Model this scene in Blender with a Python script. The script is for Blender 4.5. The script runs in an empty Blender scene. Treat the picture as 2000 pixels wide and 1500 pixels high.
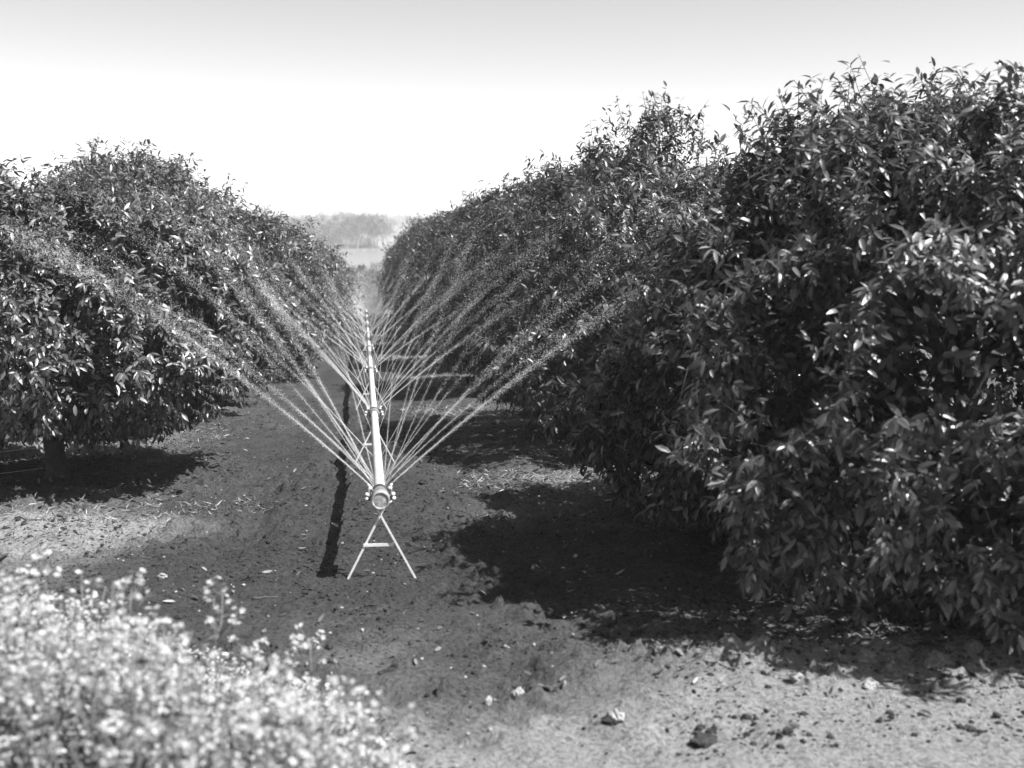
import bpy, math, numpy as np
from mathutils import Vector
rng = np.random.default_rng(7)
C = bpy.context.scene.collection
R = math.radians
F = 2350.0 / 2000.0                      # focal length / frame width
PITCH, YAW = R(7.75), R(7.0)
SUN_EL, SUN_AZ = R(54), R(-25)            # azimuth measured from +X towards +Y

# ------------------------------------------------------------------ helpers
def tag(o, label=None, cat=None, group=None, kind=None):
    if label: o['label'] = label
    if cat: o['category'] = cat
    if group: o['group'] = group
    if kind: o['kind'] = kind
    return o

def link(name, me, mat=None, parent=None, loc=None):
    o = bpy.data.objects.new(name, me)
    C.objects.link(o)
    if mat is not None and me is not None and not me.materials: me.materials.append(mat)
    if parent is not None: o.parent = parent
    if loc is not None: o.location = loc
    return o

def empty(name, loc, rz=0.0):
    o = bpy.data.objects.new(name, None)
    C.objects.link(o)
    o.location = loc
    o.rotation_euler = (0, 0, rz)
    o.empty_display_size = 0.2
    return o

def np_mesh(name, V, groups, smooth=True, tone=None):
    """V (n,3); groups: list of (m,k) index arrays."""
    me = bpy.data.meshes.new(name)
    V = np.ascontiguousarray(V, dtype=np.float32)
    me.vertices.add(len(V)); me.vertices.foreach_set('co', V.ravel())
    loops = np.concatenate([g.ravel() for g in groups]).astype(np.int32)
    tot = np.concatenate([np.full(len(g), g.shape[1], np.int32) for g in groups])
    start = np.concatenate([[0], np.cumsum(tot)[:-1]]).astype(np.int32)
    me.loops.add(len(loops)); me.loops.foreach_set('vertex_index', loops)
    me.polygons.add(len(tot)); me.polygons.foreach_set('loop_start', start)
    try: me.polygons.foreach_set('loop_total', tot)
    except Exception: pass
    me.update(calc_edges=True)
    me.polygons.foreach_set('use_smooth', np.full(len(tot), smooth, bool))
    if tone is not None:
        a = me.attributes.new('tone', 'FLOAT', 'POINT')
        a.data.foreach_set('value', np.ascontiguousarray(tone, dtype=np.float32))
    return me

def copy_tree(o, parent=None):
    c = o.copy(); C.objects.link(c)
    if parent is not None: c.parent = parent
    for ch in list(o.children): copy_tree(ch, c)
    return c

# ---- numpy value noise
_perm = np.random.default_rng(3).random(4096).astype(np.float64)
def _h(i, j, k=0):
    n = (i.astype(np.int64) * 73856093) ^ (j.astype(np.int64) * 19349663) ^ (np.asarray(k).astype(np.int64) * 83492791)
    n = (n ^ (n >> 13)) * 1274126177
    return _perm[(n ^ (n >> 16)) & 4095]
def vnoise2(x, y, s=0):
    i, j = np.floor(x), np.floor(y)
    u, v = x - i, y - j
    u = u * u * (3 - 2 * u); v = v * v * (3 - 2 * v)
    a, b = _h(i, j, s), _h(i + 1, j, s)
    c, d = _h(i, j + 1, s), _h(i + 1, j + 1, s)
    return (a * (1 - u) + b * u) * (1 - v) + (c * (1 - u) + d * u) * v - 0.5
def vnoise3(P, s=0):
    x, y, z = P[:, 0], P[:, 1], P[:, 2]
    i, j, k = np.floor(x), np.floor(y), np.floor(z)
    u, v, w = x - i, y - j, z - k
    u = u*u*(3-2*u); v = v*v*(3-2*v); w = w*w*(3-2*w)
    k = k + s * 57
    def L(kk):
        return (_h(i, j, kk) * (1-u) + _h(i+1, j, kk) * u) * (1-v) + (_h(i, j+1, kk) * (1-u) + _h(i+1, j+1, kk) * u) * v
    return L(k) * (1-w) + L(k + 1) * w - 0.5
def smooth(a, b, x):
    t = np.clip((x - a) / (b - a), 0, 1)
    return t * t * (3 - 2 * t)

# ------------------------------------------------------------------ terrain
WATER_Z = -9.0
def base_drop(y):
    return 2.0 + 0.0468 * y + 0.17 * smooth(8, 35, y)
def ground_z(x, y):
    x = np.asarray(x, float); y = np.asarray(y, float)
    z = -base_drop(np.minimum(y, 75.0))
    z = z - 5.6 * smooth(72, 170, y)                       # falls away to the river
    # rough tilled relief, only worth having near the camera
    near = 1 - smooth(30, 60, y)
    tree = smooth(0.9, 2.4, np.abs(x - 0.3))
    z = z + near * (0.10 * vnoise2(x * 0.55, y * 0.55, 1) + 0.05 * vnoise2(x * 1.7, y * 1.3, 2))
    rut = np.exp(-((x - 1.15 - 0.1 * np.sin(y * .4)) / 0.22) ** 2) * 0.04 + np.exp(-((x + 0.95) / 0.25) ** 2) * 0.035
    z = z - near * rut * smooth(5.4, 6.6, y)
    # a low bank across the row end, in front of the trees
    z = z + 0.05 * np.exp(-((y - 5.75 - 0.12 * np.sin(x * 1.1)) / 0.22) ** 2) * smooth(0.4, 1.6, x)
    # land beyond the water
    pen_x = 10 + 9 * vnoise2(y * 0.012, y * 0 + 3, 9) - np.maximum(0, (y - 560)) * 0.35
    edge_y = 352 + 1.1 * np.minimum(x, 10) * 0.95 + 10 * vnoise2(x * 0.03, x * 0 + 1, 5)
    edge_y = np.where(x > -60, 396 + (x - 10) * 0.62, 352) + 5 * vnoise2(x * 0.08, x * 0, 4)
    d_in = np.minimum(pen_x - x, (y - edge_y) * 0.5)
    far = smooth(1290, 1330, y)
    zr = np.full_like(z, -11.0)
    pen = smooth(-3, 5, d_in) * (y < 1500)
    zr = np.maximum(zr, -11 + 3.0 * pen)
    zr = np.maximum(zr, -11 + 5.5 * far)
    west = smooth(-90, -140, x) * smooth(330, 380, y)
    zr = np.maximum(zr, -11 + 3.0 * west)
    t = smooth(170, 200, y)
    return z * (1 - t) + zr * t
def fine_relief(x, y):
    near = 1 - smooth(16, 26, y)
    n = 0.052 * vnoise2(x * 4.5, y * 5, 11) + 0.036 * vnoise2(x * 11, y * 11, 12) + 0.018 * vnoise2(x * 22, y * 22, 13)
    cl = np.clip(vnoise2(x * 14, y * 14, 14) - 0.12, 0, 1) * 0.20 * smooth(-0.15, 0.15, vnoise2(x * 1.1, y * 1.1, 15))
    near = near * (1 - 0.6 * smooth(5.9, 5.3, y + 0.1 * x) * smooth(0.5, 2.0, x))
    return near * (n + cl)
def gz(x, y): return float(ground_z(np.array([x]), np.array([y]))[0])

def dry_and_lit(x, y):  # soil tone: dry and wet ground, plus sunlit gaps painted paler
    wet = np.exp(-(np.abs(x + 0.25) / 1.75) ** 4)
    n = vnoise2(x * 0.9, y * 0.9, 21) * 0.7 + vnoise2(x * 2.6, y * 2.6, 22) * 0.35 + vnoise2(x * 7, y * 7, 23) * 0.3
    d = 0.42 - 0.42 * wet + n * 0.5
    d = d + 0.26 * smooth(7.9, 6.0, y + 0.3 * n) + 0.42 * smooth(5.75, 4.9, y + 0.35 * n - 0.08 * x + 0.25 * smooth(0.3, -1.2, x))
    q = ((x + 3.0) / 1.75) ** 2 + ((y - 9.7 - 0.1 * x) / 0.85) ** 2
    d = d + 0.95 * np.exp(-q ** 1.5)
    d = d + 0.35 * np.exp(-((y - 11.6) / 0.55) ** 2) * smooth(0.7, 1.8, x)  # pale straw strip, also brightened as a sunlit gap
    for yy in (18.1, 24.6, 31.8, 38.7, 44.6):  # sunlit gaps between the right row's shadows, put into the soil tone
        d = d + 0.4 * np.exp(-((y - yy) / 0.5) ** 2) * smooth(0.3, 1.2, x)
    d = d + 0.4 * np.exp(-(((y - 15.6) / 1.1) ** 2)) * smooth(-2.0, -3.5, x)  # lit ground behind the near left tree, painted paler
    return np.clip(d, 0, 1)

# ------------------------------------------------------------------ materials (black and white picture: all neutral greys)
def new_mat(name):
    m = bpy.data.materials.new(name); m.use_nodes = True
    nt = m.node_tree; b = nt.nodes['Principled BSDF']
    return m, nt, b
def g4(v): return (v, v, v, 1)
def noise_node(nt, scale, detail=4, rough=0.6, coord='Object'):
    tc = nt.nodes.new('ShaderNodeTexCoord'); n = nt.nodes.new('ShaderNodeTexNoise')
    n.inputs['Scale'].default_value = scale; n.inputs['Detail'].default_value = detail
    n.inputs['Roughness'].default_value = rough
    nt.links.new(tc.outputs[coord], n.inputs['Vector'])
    return n
def ramp(nt, src, stops):
    r = nt.nodes.new('ShaderNodeValToRGB')
    while len(r.color_ramp.elements) < len(stops): r.color_ramp.elements.new(0.5)
    for e, (p, v) in zip(r.color_ramp.elements, stops): e.position = p; e.color = g4(v)
    nt.links.new(src, r.inputs[0]); return r
def simple_mat(name, lo, hi, rough=0.7, scale=20, spec=0.4, bump=0.0, metal=0.0):
    m, nt, b = new_mat(name)
    n = noise_node(nt, scale)
    r = ramp(nt, n.outputs['Fac'], [(0.3, lo), (0.7, hi)])
    nt.links.new(r.outputs[0], b.inputs['Base Color'])
    b.inputs['Roughness'].default_value = rough
    b.inputs['Specular IOR Level'].default_value = spec
    b.inputs['Metallic'].default_value = metal
    if bump:
        bp = nt.nodes.new('ShaderNodeBump'); bp.inputs['Strength'].default_value = bump; bp.inputs['Distance'].default_value = 0.01
        nt.links.new(n.outputs['Fac'], bp.inputs['Height']); nt.links.new(bp.outputs[0], b.inputs['Normal'])
    return m
def leaf_mat(name, lo, hi, rough=0.38, spec=0.5, trans=0.25):
    m, nt, b = new_mat(name)
    at = nt.nodes.new('ShaderNodeAttribute'); at.attribute_name = 'tone'
    r = ramp(nt, at.outputs['Fac'], [(0.0, lo), (0.85, hi), (1.0, hi * 1.7)])
    nt.links.new(r.outputs[0], b.inputs['Base Color'])
    b.inputs['Roughness'].default_value = rough
    b.inputs['Specular IOR Level'].default_value = spec
    tr = nt.nodes.new('ShaderNodeBsdfTranslucent')
    nt.links.new(r.outputs[0], tr.inputs['Color'])
    mx = nt.nodes.new('ShaderNodeMixShader'); mx.inputs[0].default_value = trans
    out = nt.nodes['Material Output']
    nt.links.new(b.outputs[0], mx.inputs[1]); nt.links.new(tr.outputs[0], mx.inputs[2])
    nt.links.new(mx.outputs[0], out.inputs['Surface'])
    return m

def soil_material():
    m, nt, b = new_mat('tilled_soil')
    at = nt.nodes.new('ShaderNodeAttribute'); at.attribute_name = 'tone'
    n1 = noise_node(nt, 3.0, 6, 0.65); n2 = noise_node(nt, 38.0, 5, 0.7); n3 = noise_node(nt, 160.0, 3, 0.6)
    add = nt.nodes.new('ShaderNodeMath'); add.operation = 'MULTIPLY_ADD'
    nt.links.new(n1.outputs['Fac'], add.inputs[0]); add.inputs[1].default_value = 0.35
    nt.links.new(at.outputs['Fac'], add.inputs[2])
    r = ramp(nt, add.outputs[0], [(0.12, 0.044), (0.45, 0.070), (0.8, 0.15), (1.0, 0.24)])
    sp = ramp(nt, n2.outputs['Fac'], [(0.34, 0.35), (0.5, 1.0), (0.68, 1.5)])
    mul = nt.nodes.new('ShaderNodeMix'); mul.data_type = 'RGBA'; mul.blend_type = 'MULTIPLY'; mul.inputs[0].default_value = 0.9
    nt.links.new(r.outputs[0], mul.inputs[6]); nt.links.new(sp.outputs[0], mul.inputs[7])
    nt.links.new(mul.outputs[2], b.inputs['Base Color'])
    b.inputs['Roughness'].default_value = 0.9; b.inputs['Specular IOR Level'].default_value = 0.15
    h = nt.nodes.new('ShaderNodeMath'); h.operation = 'MULTIPLY_ADD'; h.inputs[1].default_value = 0.3
    nt.links.new(n3.outputs['Fac'], h.inputs[0]); nt.links.new(n2.outputs['Fac'], h.inputs[2])
    bp = nt.nodes.new('ShaderNodeBump'); bp.inputs['Strength'].default_value = 1.0; bp.inputs['Distance'].default_value = 0.035
    nt.links.new(h.outputs[0], bp.inputs['Height']); nt.links.new(bp.outputs[0], b.inputs['Normal'])
    return m

M = {}
M['soil'] = soil_material()
M['clod'] = simple_mat('dark_earth_clod', 0.018, 0.05, 0.95, 30, 0.1, 0.6)
M['stone'] = simple_mat('pale_stone', 0.2, 0.32, 0.85, 25, 0.3, 0.5)
M['litter'] = leaf_mat('dry_leaf_litter', 0.04, 0.22, 0.6, 0.3, 0.1)
M['straw'] = leaf_mat('dry_straw', 0.10, 0.26, 0.6, 0.3, 0.15)
M['bark'] = simple_mat('citrus_bark', 0.03, 0.07, 0.9, 14, 0.2, 0.8)
M['leaf'] = leaf_mat('citrus_leaf', 0.010, 0.15, 0.40, 0.8, 0.30)
M['gum'] = leaf_mat('river_gum_leaf', 0.04, 0.10, 0.5, 0.4, 0.2)
M['palebark'] = simple_mat('pale_gum_bark', 0.25, 0.45, 0.8, 2, 0.2)
M['pipe'] = simple_mat('aluminium_paint', 0.42, 0.58, 0.38, 9, 0.5, 0.05)
M['cap'] = simple_mat('scuffed_cap', 0.14, 0.42, 0.7, 38, 0.5, 0.3)
M['collar'] = simple_mat('coupling_metal', 0.10, 0.2, 0.5, 40, 0.5, 0.1)
M['rubber'] = simple_mat('dark_rubber', 0.02, 0.035, 0.7, 30, 0.3)
M['bolt'] = simple_mat('bright_bolt', 0.7, 0.85, 0.35, 60, 0.6)
M['stand'] = simple_mat('white_painted_steel', 0.6, 0.78, 0.45, 30, 0.5)
M['wire'] = simple_mat('galvanised_wire', 0.6, 0.75, 0.4, 30, 0.6)
M['petal'] = leaf_mat('white_petal', 0.34, 0.52, 0.6, 0.2, 0.35)
M['weedleaf'] = leaf_mat('pale_weed_leaf', 0.07, 0.16, 0.5, 0.4, 0.3)
M['weedstem'] = leaf_mat('weed_stem', 0.12, 0.25, 0.6, 0.3, 0.2)
# water drops: bright in the sun, part see-through
mw, nt, b = new_mat('water_drops')
b.inputs['Base Color'].default_value = g4(0.92); b.inputs['Roughness'].default_value = 0.25
tr = nt.nodes.new('ShaderNodeBsdfTranslucent'); tr.inputs['Color'].default_value = g4(0.95)
mx = nt.nodes.new('ShaderNodeMixShader'); mx.inputs[0].default_value = 0.5
nt.links.new(b.outputs[0], mx.inputs[1]); nt.links.new(tr.outputs[0], mx.inputs[2])
nt.links.new(mx.outputs[0], nt.nodes['Material Output'].inputs['Surface'])
M['drops'] = mw
# river water
mr, nt, b = new_mat('river_water')
n = noise_node(nt, 0.5, 5, 0.6)
b.inputs['Base Color'].default_value = g4(0.18); b.inputs['Roughness'].default_value = 0.22
bp = nt.nodes.new('ShaderNodeBump'); bp.inputs['Strength'].default_value = 0.35; bp.inputs['Distance'].default_value = 0.3
nt.links.new(n.outputs['Fac'], bp.inputs['Height']); nt.links.new(bp.outputs[0], b.inputs['Normal'])
M['river'] = mr

# ------------------------------------------------------------------ ground sheet
def axis(lo, hi, step, ends, grow=1.12, maxstep=80):
    a = list(np.arange(lo, hi, step)); s = step
    while a[-1] < ends[1]: s = min(s * grow, maxstep); a.append(a[-1] + s)
    s = step; f = []
    x = lo
    while x > ends[0]: s = min(s * grow, maxstep); x -= s; f.append(x)
    return np.array(f[::-1] + a)
xs = axis(-4.6, 6.2, 0.03, (-2400, 2400), 1.10)
ys = [0.5]
s = 0.10
while ys[-1] < 4200:
    y = ys[-1]
    if y < 4.8: s = 0.10
    elif y < 13: s = 0.026
    elif y < 26: s = 0.055
    elif y < 60: s = 0.16
    elif y < 170: s = 1.5
    elif y < 450: s = 4
    elif y < 1400: s = 15
    else: s = 90
    ys.append(y + s)
ys = np.array([-60, -20, -6, -1] + ys)
X, Y = np.meshgrid(xs, ys)
Xf, Yf = X.ravel(), Y.ravel()
Z = ground_z(Xf, np.maximum(Yf, 0.2)) + fine_relief(Xf, Yf)
nx, ny = len(xs), len(ys)
idx = np.arange(nx * ny).reshape(ny, nx)
q = np.stack([idx[:-1, :-1].ravel(), idx[:-1, 1:].ravel(), idx[1:, 1:].ravel(), idx[1:, :-1].ravel()], 1)
me = np_mesh('ground', np.stack([Xf, Yf, Z], 1), [q], True, dry_and_lit(Xf, Yf))
tag(link('ground', me, M['soil']), kind='structure')

# river water sheet, lying over the river bed
me = np_mesh('river', np.array([[-1500, 150, WATER_Z], [2300, 150, WATER_Z], [2300, 1340, WATER_Z], [-1500, 1340, WATER_Z]], float), [np.array([[0, 1, 2, 3]])])
tag(link('river', me, M['river']), kind='structure')

# ------------------------------------------------------------------ foliage
def unit(v): return v / np.maximum(np.linalg.norm(v, axis=1, keepdims=True), 1e-9)
def leaves_mesh(name, P, D, N, Ln, W, curl, rich=True, tone=None, fold=0.25):
    """P base, D direction along leaf, N leaf normal, all (n,3)."""
    D = unit(D); S = unit(np.cross(D, N)); N = np.cross(S, D)
    n = len(P); Ln = Ln[:, None]; W = W[:, None]; curl = curl[:, None]
    def pt(t, w, f=0.0):
        return P + D * Ln * t - N * (curl * Ln * t * t) + S * W * w + N * (W * abs(w) * fold)
    if rich:
        rows = [pt(0, 0), pt(.28, -.42), pt(.28, 0), pt(.28, .42), pt(.68, -.40), pt(.68, 0), pt(.68, .40), pt(1, 0)]
        V = np.stack(rows, 1).reshape(-1, 3); b0 = np.arange(n)[:, None] * 8
        tris = np.concatenate([b0 + [0, 2, 1], b0 + [0, 3, 2], b0 + [4, 5, 7], b0 + [5, 6, 7]])
        quads = np.concatenate([b0 + [1, 2, 5, 4], b0 + [2, 3, 6, 5]])
        gr = [tris, quads]; k = 8
    else:
        rows = [pt(0, 0), pt(.45, -.5), pt(1, 0), pt(.45, .5)]
        V = np.stack(rows, 1).reshape(-1, 3); b0 = np.arange(n)[:, None] * 4
        gr = [np.concatenate([b0 + [0, 2, 1], b0 + [0, 3, 2]])]; k = 4
    if tone is None: tone = rng.random(n)
    return np_mesh(name, V, gr, True, np.repeat(tone, k))

LOBES, PTOP = {}, {}
def crown_shell(dirs, rx, ry, h, base, seed, lump=0.22):
    """Surface of a citrus crown for given directions; origin on the ground under the trunk."""
    cz = base + (h - base) * 0.42
    up = h - cz; dn = cz - base
    vz = np.where(dirs[:, 2] > 0, up, dn)
    # super-ellipsoid: rather square-shouldered dome with a skirt
    p = np.where(dirs[:, 2] > 0, PTOP.get(seed, 2.05), 2.7)
    k = (np.abs(dirs[:, 0] / rx) ** p + np.abs(dirs[:, 1] / ry) ** p + np.abs(dirs[:, 2] / vz) ** p) ** (-1 / p)
    S = dirs * k[:, None]
    n = vnoise3(S * 0.9 + 11.3 * seed, seed) * 1.2 + vnoise3(S * 2.2 + 3.7 * seed, seed + 1) * 1.0 + vnoise3(S * 4.4 + 1.9 * seed, seed + 2) * 0.65
    f = 1 + lump * n
    for (lx, ly, lz, amp, wd) in LOBES.get(seed, []):
        ld = np.array([lx, ly, lz]); ld = ld / np.linalg.norm(ld)
        f = f + amp * np.exp(-(1 - dirs @ ld) / wd)
    return S * f[:, None], n, cz

TWIGS = {}
def citrus_crown(name, rx, ry, h, base, seed, shoots, per=12, leaf=0.105, rich=True, inner=9000, lump=0.24, gap=-0.24):
    d = unit(rng.normal(size=(int(shoots * 1.8), 3)))
    S, n, cz = crown_shell(d, rx, ry, h, base, seed, lump)
    fine = vnoise3(S * 3.3, seed + 5)
    sel = fine > gap + 0.15 * rng.random(len(d))
    S, d = S[sel][:shoots], d[sel][:shoots]
    m = len(S)
    depth = rng.exponential(0.10, m); out = rng.random(m) < 0.12
    depth = np.where(out, -rng.random(m) * 0.28 * np.clip(d[:, 2] + 0.5, 0.1, 1), depth)
    S = S - d * depth[:, None]
    S[:, 2] += cz
    S[:, 2] = np.maximum(S[:, 2], base * (0.45 + 1.0 * (vnoise3(S * 1.7 * np.array([1, 1, 0]) + 5, seed + 9) + .5)) + 0.04 + 0.12 * rng.random(m))
    axis_ = unit(d + rng.normal(size=(m, 3)) * 0.45 + np.array([0, 0, 0.35]) - np.array([0, 0, 0.9]) * (d[:, 2:3] < -0.1))
    # long stray shoots carry their leaves further along the stem
    slen = 0.13 + 0.14 * rng.random(m) + 0.15 * out
    per_i = per
    so = np.flatnonzero(out)[:900]; base_t = S[so] - axis_[so] * (0.30 + 0.2 * rng.random(len(so)))[:, None] - np.array([0, 0, 0.05])
    TWIGS[name] = ([np.array([b_, (b_ + c_) / 2 + [0, 0, 0.012], c_]) for b_, c_ in zip(base_t, S[so] + axis_[so] * slen[so][:, None] * 0.4)], [np.array([0.004, 0.003, 0.0018])] * len(so))
    A = np.repeat(axis_, per_i, 0); B = np.repeat(S, per_i, 0); L = np.repeat(slen, per_i)
    t = rng.random(len(A))
    P = B + A * (L * (t - 0.6))[:, None]
    rnd = unit(np.cross(A, rng.normal(size=A.shape)))
    ang = R(35) + R(45) * (1 - t) + rng.normal(size=len(A)) * 0.2
    D = A * np.cos(ang)[:, None] + rnd * np.sin(ang)[:, None]
    D[:, 2] -= 0.20 + 0.55 * rng.random(len(A))
    D = unit(D)
    Dout = np.repeat(d, per_i, 0)
    N = unit(Dout * 0.6 + np.array([0, 0, 0.8]) + A * 0.4 + rng.normal(size=A.shape) * 0.55)
    Ln = leaf * (0.62 + 0.62 * rng.random(len(A))); W = Ln * (0.29 + 0.12 * rng.random(len(A)))
    curl = 0.05 + 0.5 * rng.random(len(A))
    tn = np.clip(0.46 + 0.27 * rng.normal(size=len(A)) + 0.35 * (np.repeat(rng.random(m), per_i) - 0.5), 0, 1)
    # deeper, sparser leaves that close the inside of the crown
    di = unit(rng.normal(size=(inner, 3)))
    Si, _, _ = crown_shell(di, rx, ry, h, base, seed, lump)
    Si = Si * (0.50 + 0.36 * rng.random(inner))[:, None]; Si[:, 2] += cz
    Si[:, 2] = np.maximum(Si[:, 2], base + 0.05)
    Di = unit(rng.normal(size=(inner, 3)) + [0, 0, -0.4]); Ni = unit(di + rng.normal(size=(inner, 3)) * 0.7)
    Li = leaf * 1.05 * (0.8 + 0.4 * rng.random(inner))
    P = np.concatenate([P, Si]); D = np.concatenate([D, Di]); N = np.concatenate([N, Ni])
    Ln = np.concatenate([Ln, Li]); W = np.concatenate([W, Li * 0.5]); curl = np.concatenate([curl, np.full(inner, .2)])
    tn = np.concatenate([tn, 0.3 * rng.random(inner)])  # inner leaves toned darker, crown shade put into their colour
    return leaves_mesh(name, P, D, N, Ln, W, curl, rich, tn)

def tube(paths, radii, seg=8):
    """list of polylines -> verts/quads for one mesh."""
    Vs, Qs, Ts, o = [], [], [], 0
    for pts, rad in zip(paths, radii):
        pts = np.asarray(pts, float); n = len(pts)
        tan = np.gradient(pts, axis=0); tan = unit(tan)
        ref = np.array([0, 0, 1.0]) if abs(tan[0][2]) < 0.9 else np.array([1.0, 0, 0])
        u = unit(np.cross(tan, ref)); v = np.cross(tan, u)
        a = np.linspace(0, 2 * np.pi, seg, endpoint=False)
        rr = np.broadcast_to(np.asarray(rad, float), (n,)) if np.ndim(rad) else np.full(n, rad)
        ring = pts[:, None, :] + rr[:, None, None] * (np.cos(a)[None, :, None] * u[:, None, :] + np.sin(a)[None, :, None] * v[:, None, :])
        Vs.append(ring.reshape(-1, 3))
        I = o + np.arange(n * seg).reshape(n, seg)
        J = np.roll(I, -1, axis=1)
        Qs.append(np.stack([I[:-1].ravel(), J[:-1].ravel(), J[1:].ravel(), I[1:].ravel()], 1))
        Vs.append(np.array([pts[0], pts[-1]])); c0 = o + n * seg
        Ts.append(np.stack([J[0], I[0], np.full(seg, c0)], 1)); Ts.append(np.stack([I[-1], J[-1], np.full(seg, c0 + 1)], 1))
        o += n * seg + 2
    return np.concatenate(Vs), [np.concatenate(Qs), np.concatenate(Ts)]
def tube_mesh(name, paths, radii, seg=8, smooth=True):
    V, G = tube(paths, radii, seg); return np_mesh(name, V, G, smooth)

def trunk_mesh(name, h, rx, seed, r0=0.13, base=0.5):
    g = np.random.default_rng(seed)
    t = np.linspace(0, 1, 7)
    fork = base + 0.35
    w = np.stack([0.05 * np.sin(t * 3 + seed), 0.05 * np.cos(t * 2.5 + seed), -0.12 + t * (fork + 0.12)], 1)
    paths = [w]; rad = [r0 * (1.35 - 0.75 * t ** 0.4) * np.array([1.35, 1.05, 1, 1, 1, 1.0, 1.02])]
    tip = w[-1]
    for i in range(7):
        a = i * 2.4 + g.random(); e = 0.5 + 0.8 * g.random(); L = (h - fork) * (0.55 + 0.25 * g.random())
        s = np.linspace(0, 1, 8)[:, None]
        dr = np.array([math.cos(a) * math.cos(e) * rx / 2.2, math.sin(a) * math.cos(e) * rx / 2.2, math.sin(e)])
        p = tip + [0, 0, -0.08] + dr * s * L + np.array([0, 0, 0.18]) * s ** 2 + 0.06 * np.sin(s * 6 + np.array([[1, 2, 3]]) * (i + 1)) * s
        paths.append(p); rad.append(np.linspace(r0 * 0.55, 0.018, 8))
        for k in (3, 5):
            a2 = a + g.normal() * 0.9; dr2 = np.array([math.cos(a2), math.sin(a2), 0.35 + 0.5 * g.random()])
            paths.append(p[k] + dr2 * np.linspace(0, 1, 5)[:, None] * L * 0.42); rad.append(np.linspace(0.03, 0.008, 5))
    return tube_mesh(name, paths, rad, 9)

def citrus(x, y, label, crown_me, trunk_me, group, rz=0.0, sc=(1, 1, 1)):
    t = empty('citrus_tree', (x, y, gz(x, y)), rz)
    tag(t, label, 'tree', group)
    c = link('crown', crown_me, M['leaf'], t); c.scale = sc
    k = link('trunk', trunk_me, M['bark'], t); k.scale = sc
    key = crown_me.name
    if key in TWIGS and 'far' not in key:
        P_, R_ = TWIGS[key]; link('twigs', tube_mesh('twigs', P_, R_, 4), M['bark'], c)
    return t

GR, GL = 'citrus trees in the right row', 'citrus trees in the left row'
print('foliage')
PTOP[1] = 2.2
LOBES[1] = [(-0.62, -0.36, 0.70, 0.12, 0.05), (-0.80, 0.15, 0.58, 0.16, 0.05), (-0.9, -0.1, 0.1, 0.05, 0.1), (0.25, -0.5, 0.8, -0.12, 0.05)]
LOBES[4] = [(0.55, -0.35, 0.8, 0.13, 0.06), (-1, -0.3, -0.35, 0.08, 0.06)]
LOBES[12] = [(-0.1, 0, 1, 0.10, 0.02)]
cR1 = citrus_crown('crown_right_near', 2.05, 2.78, 3.0, 0.10, 1, 15000, 13, 0.084, True, 26000, 0.30, -0.10)
cR2 = citrus_crown('crown_right_second', 2.3, 2.8, 3.52, 0.15, 4, 10500, 12, 0.088, True, 12000, 0.28, -0.12)
cL1 = citrus_crown('crown_left_near', 2.05, 2.05, 2.85, 0.52, 8, 10000, 12, 0.088, True, 10000, 0.22, -0.15)
cL2 = citrus_crown('crown_left_second', 2.35, 2.7, 3.7, 0.35, 12, 9500, 12, 0.092, True, 12000, 0.26, -0.15)
cF = citrus_crown('crown_far_a', 2.4, 2.85, 3.85, 0.2, 17, 6500, 11, 0.112, False, 6000, 0.20)
cG = citrus_crown('crown_far_b', 2.4, 2.85, 3.85, 0.2, 23, 6500, 11, 0.112, False, 6000, 0.22)
tA = trunk_mesh('trunk_a', 3.6, 2.2, 5, 0.14, 0.55)
tB = trunk_mesh('trunk_b', 3.8, 2.2, 9, 0.13, 0.5)
tC = trunk_mesh('trunk_c', 2.9, 2.0, 14, 0.11, 0.75)

right = [
 (4.05, 8.0, cR1, tA, 0, (1, 1, 1), 'huge dark citrus tree nearest on the right, its leaves sweeping down to the soil'),
 (3.85, 14.7, cR2, tB, 0.0, (1, 1, 1.0), 'second citrus tree of the right row, with stray shoots against the sky'),
 (3.9, 21.7, cF, tA, 0.7, (1, 1, 1.02), 'third citrus tree of the right row, behind the one with stray shoots'),
 (3.9, 28.3, cG, tB, 2.2, (1, 1.0, 1.06), 'fourth citrus tree from the front in the right row'),
 (3.9, 35.0, cF, tA, 3.6, (1.04, 1.04, 1.1), 'fifth citrus tree from the front in the right row'),
 (3.9, 41.6, cG, tB, 4.9, (1.04, 1.04, 1.14), 'sixth citrus tree from the front in the right row'),
 (3.8, 48.2, cF, tA, 1.4, (1.04, 1.04, 1.18), 'seventh citrus tree from the front in the right row'),
 (3.9, 54.8, cG, tB, 0.4, (1.06, 1.06, 1.2), 'third from last citrus tree at the far end of the right row'),
 (3.9, 61.4, cF, tA, 5.5, (1.06, 1.06, 1.2), 'second from last citrus tree at the far end of the right row'),
 (3.7, 68.0, cG, tB, 3.0, (1.06, 1.06, 1.15), 'last small looking citrus tree of the right row beside the pale river'),
]
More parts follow.
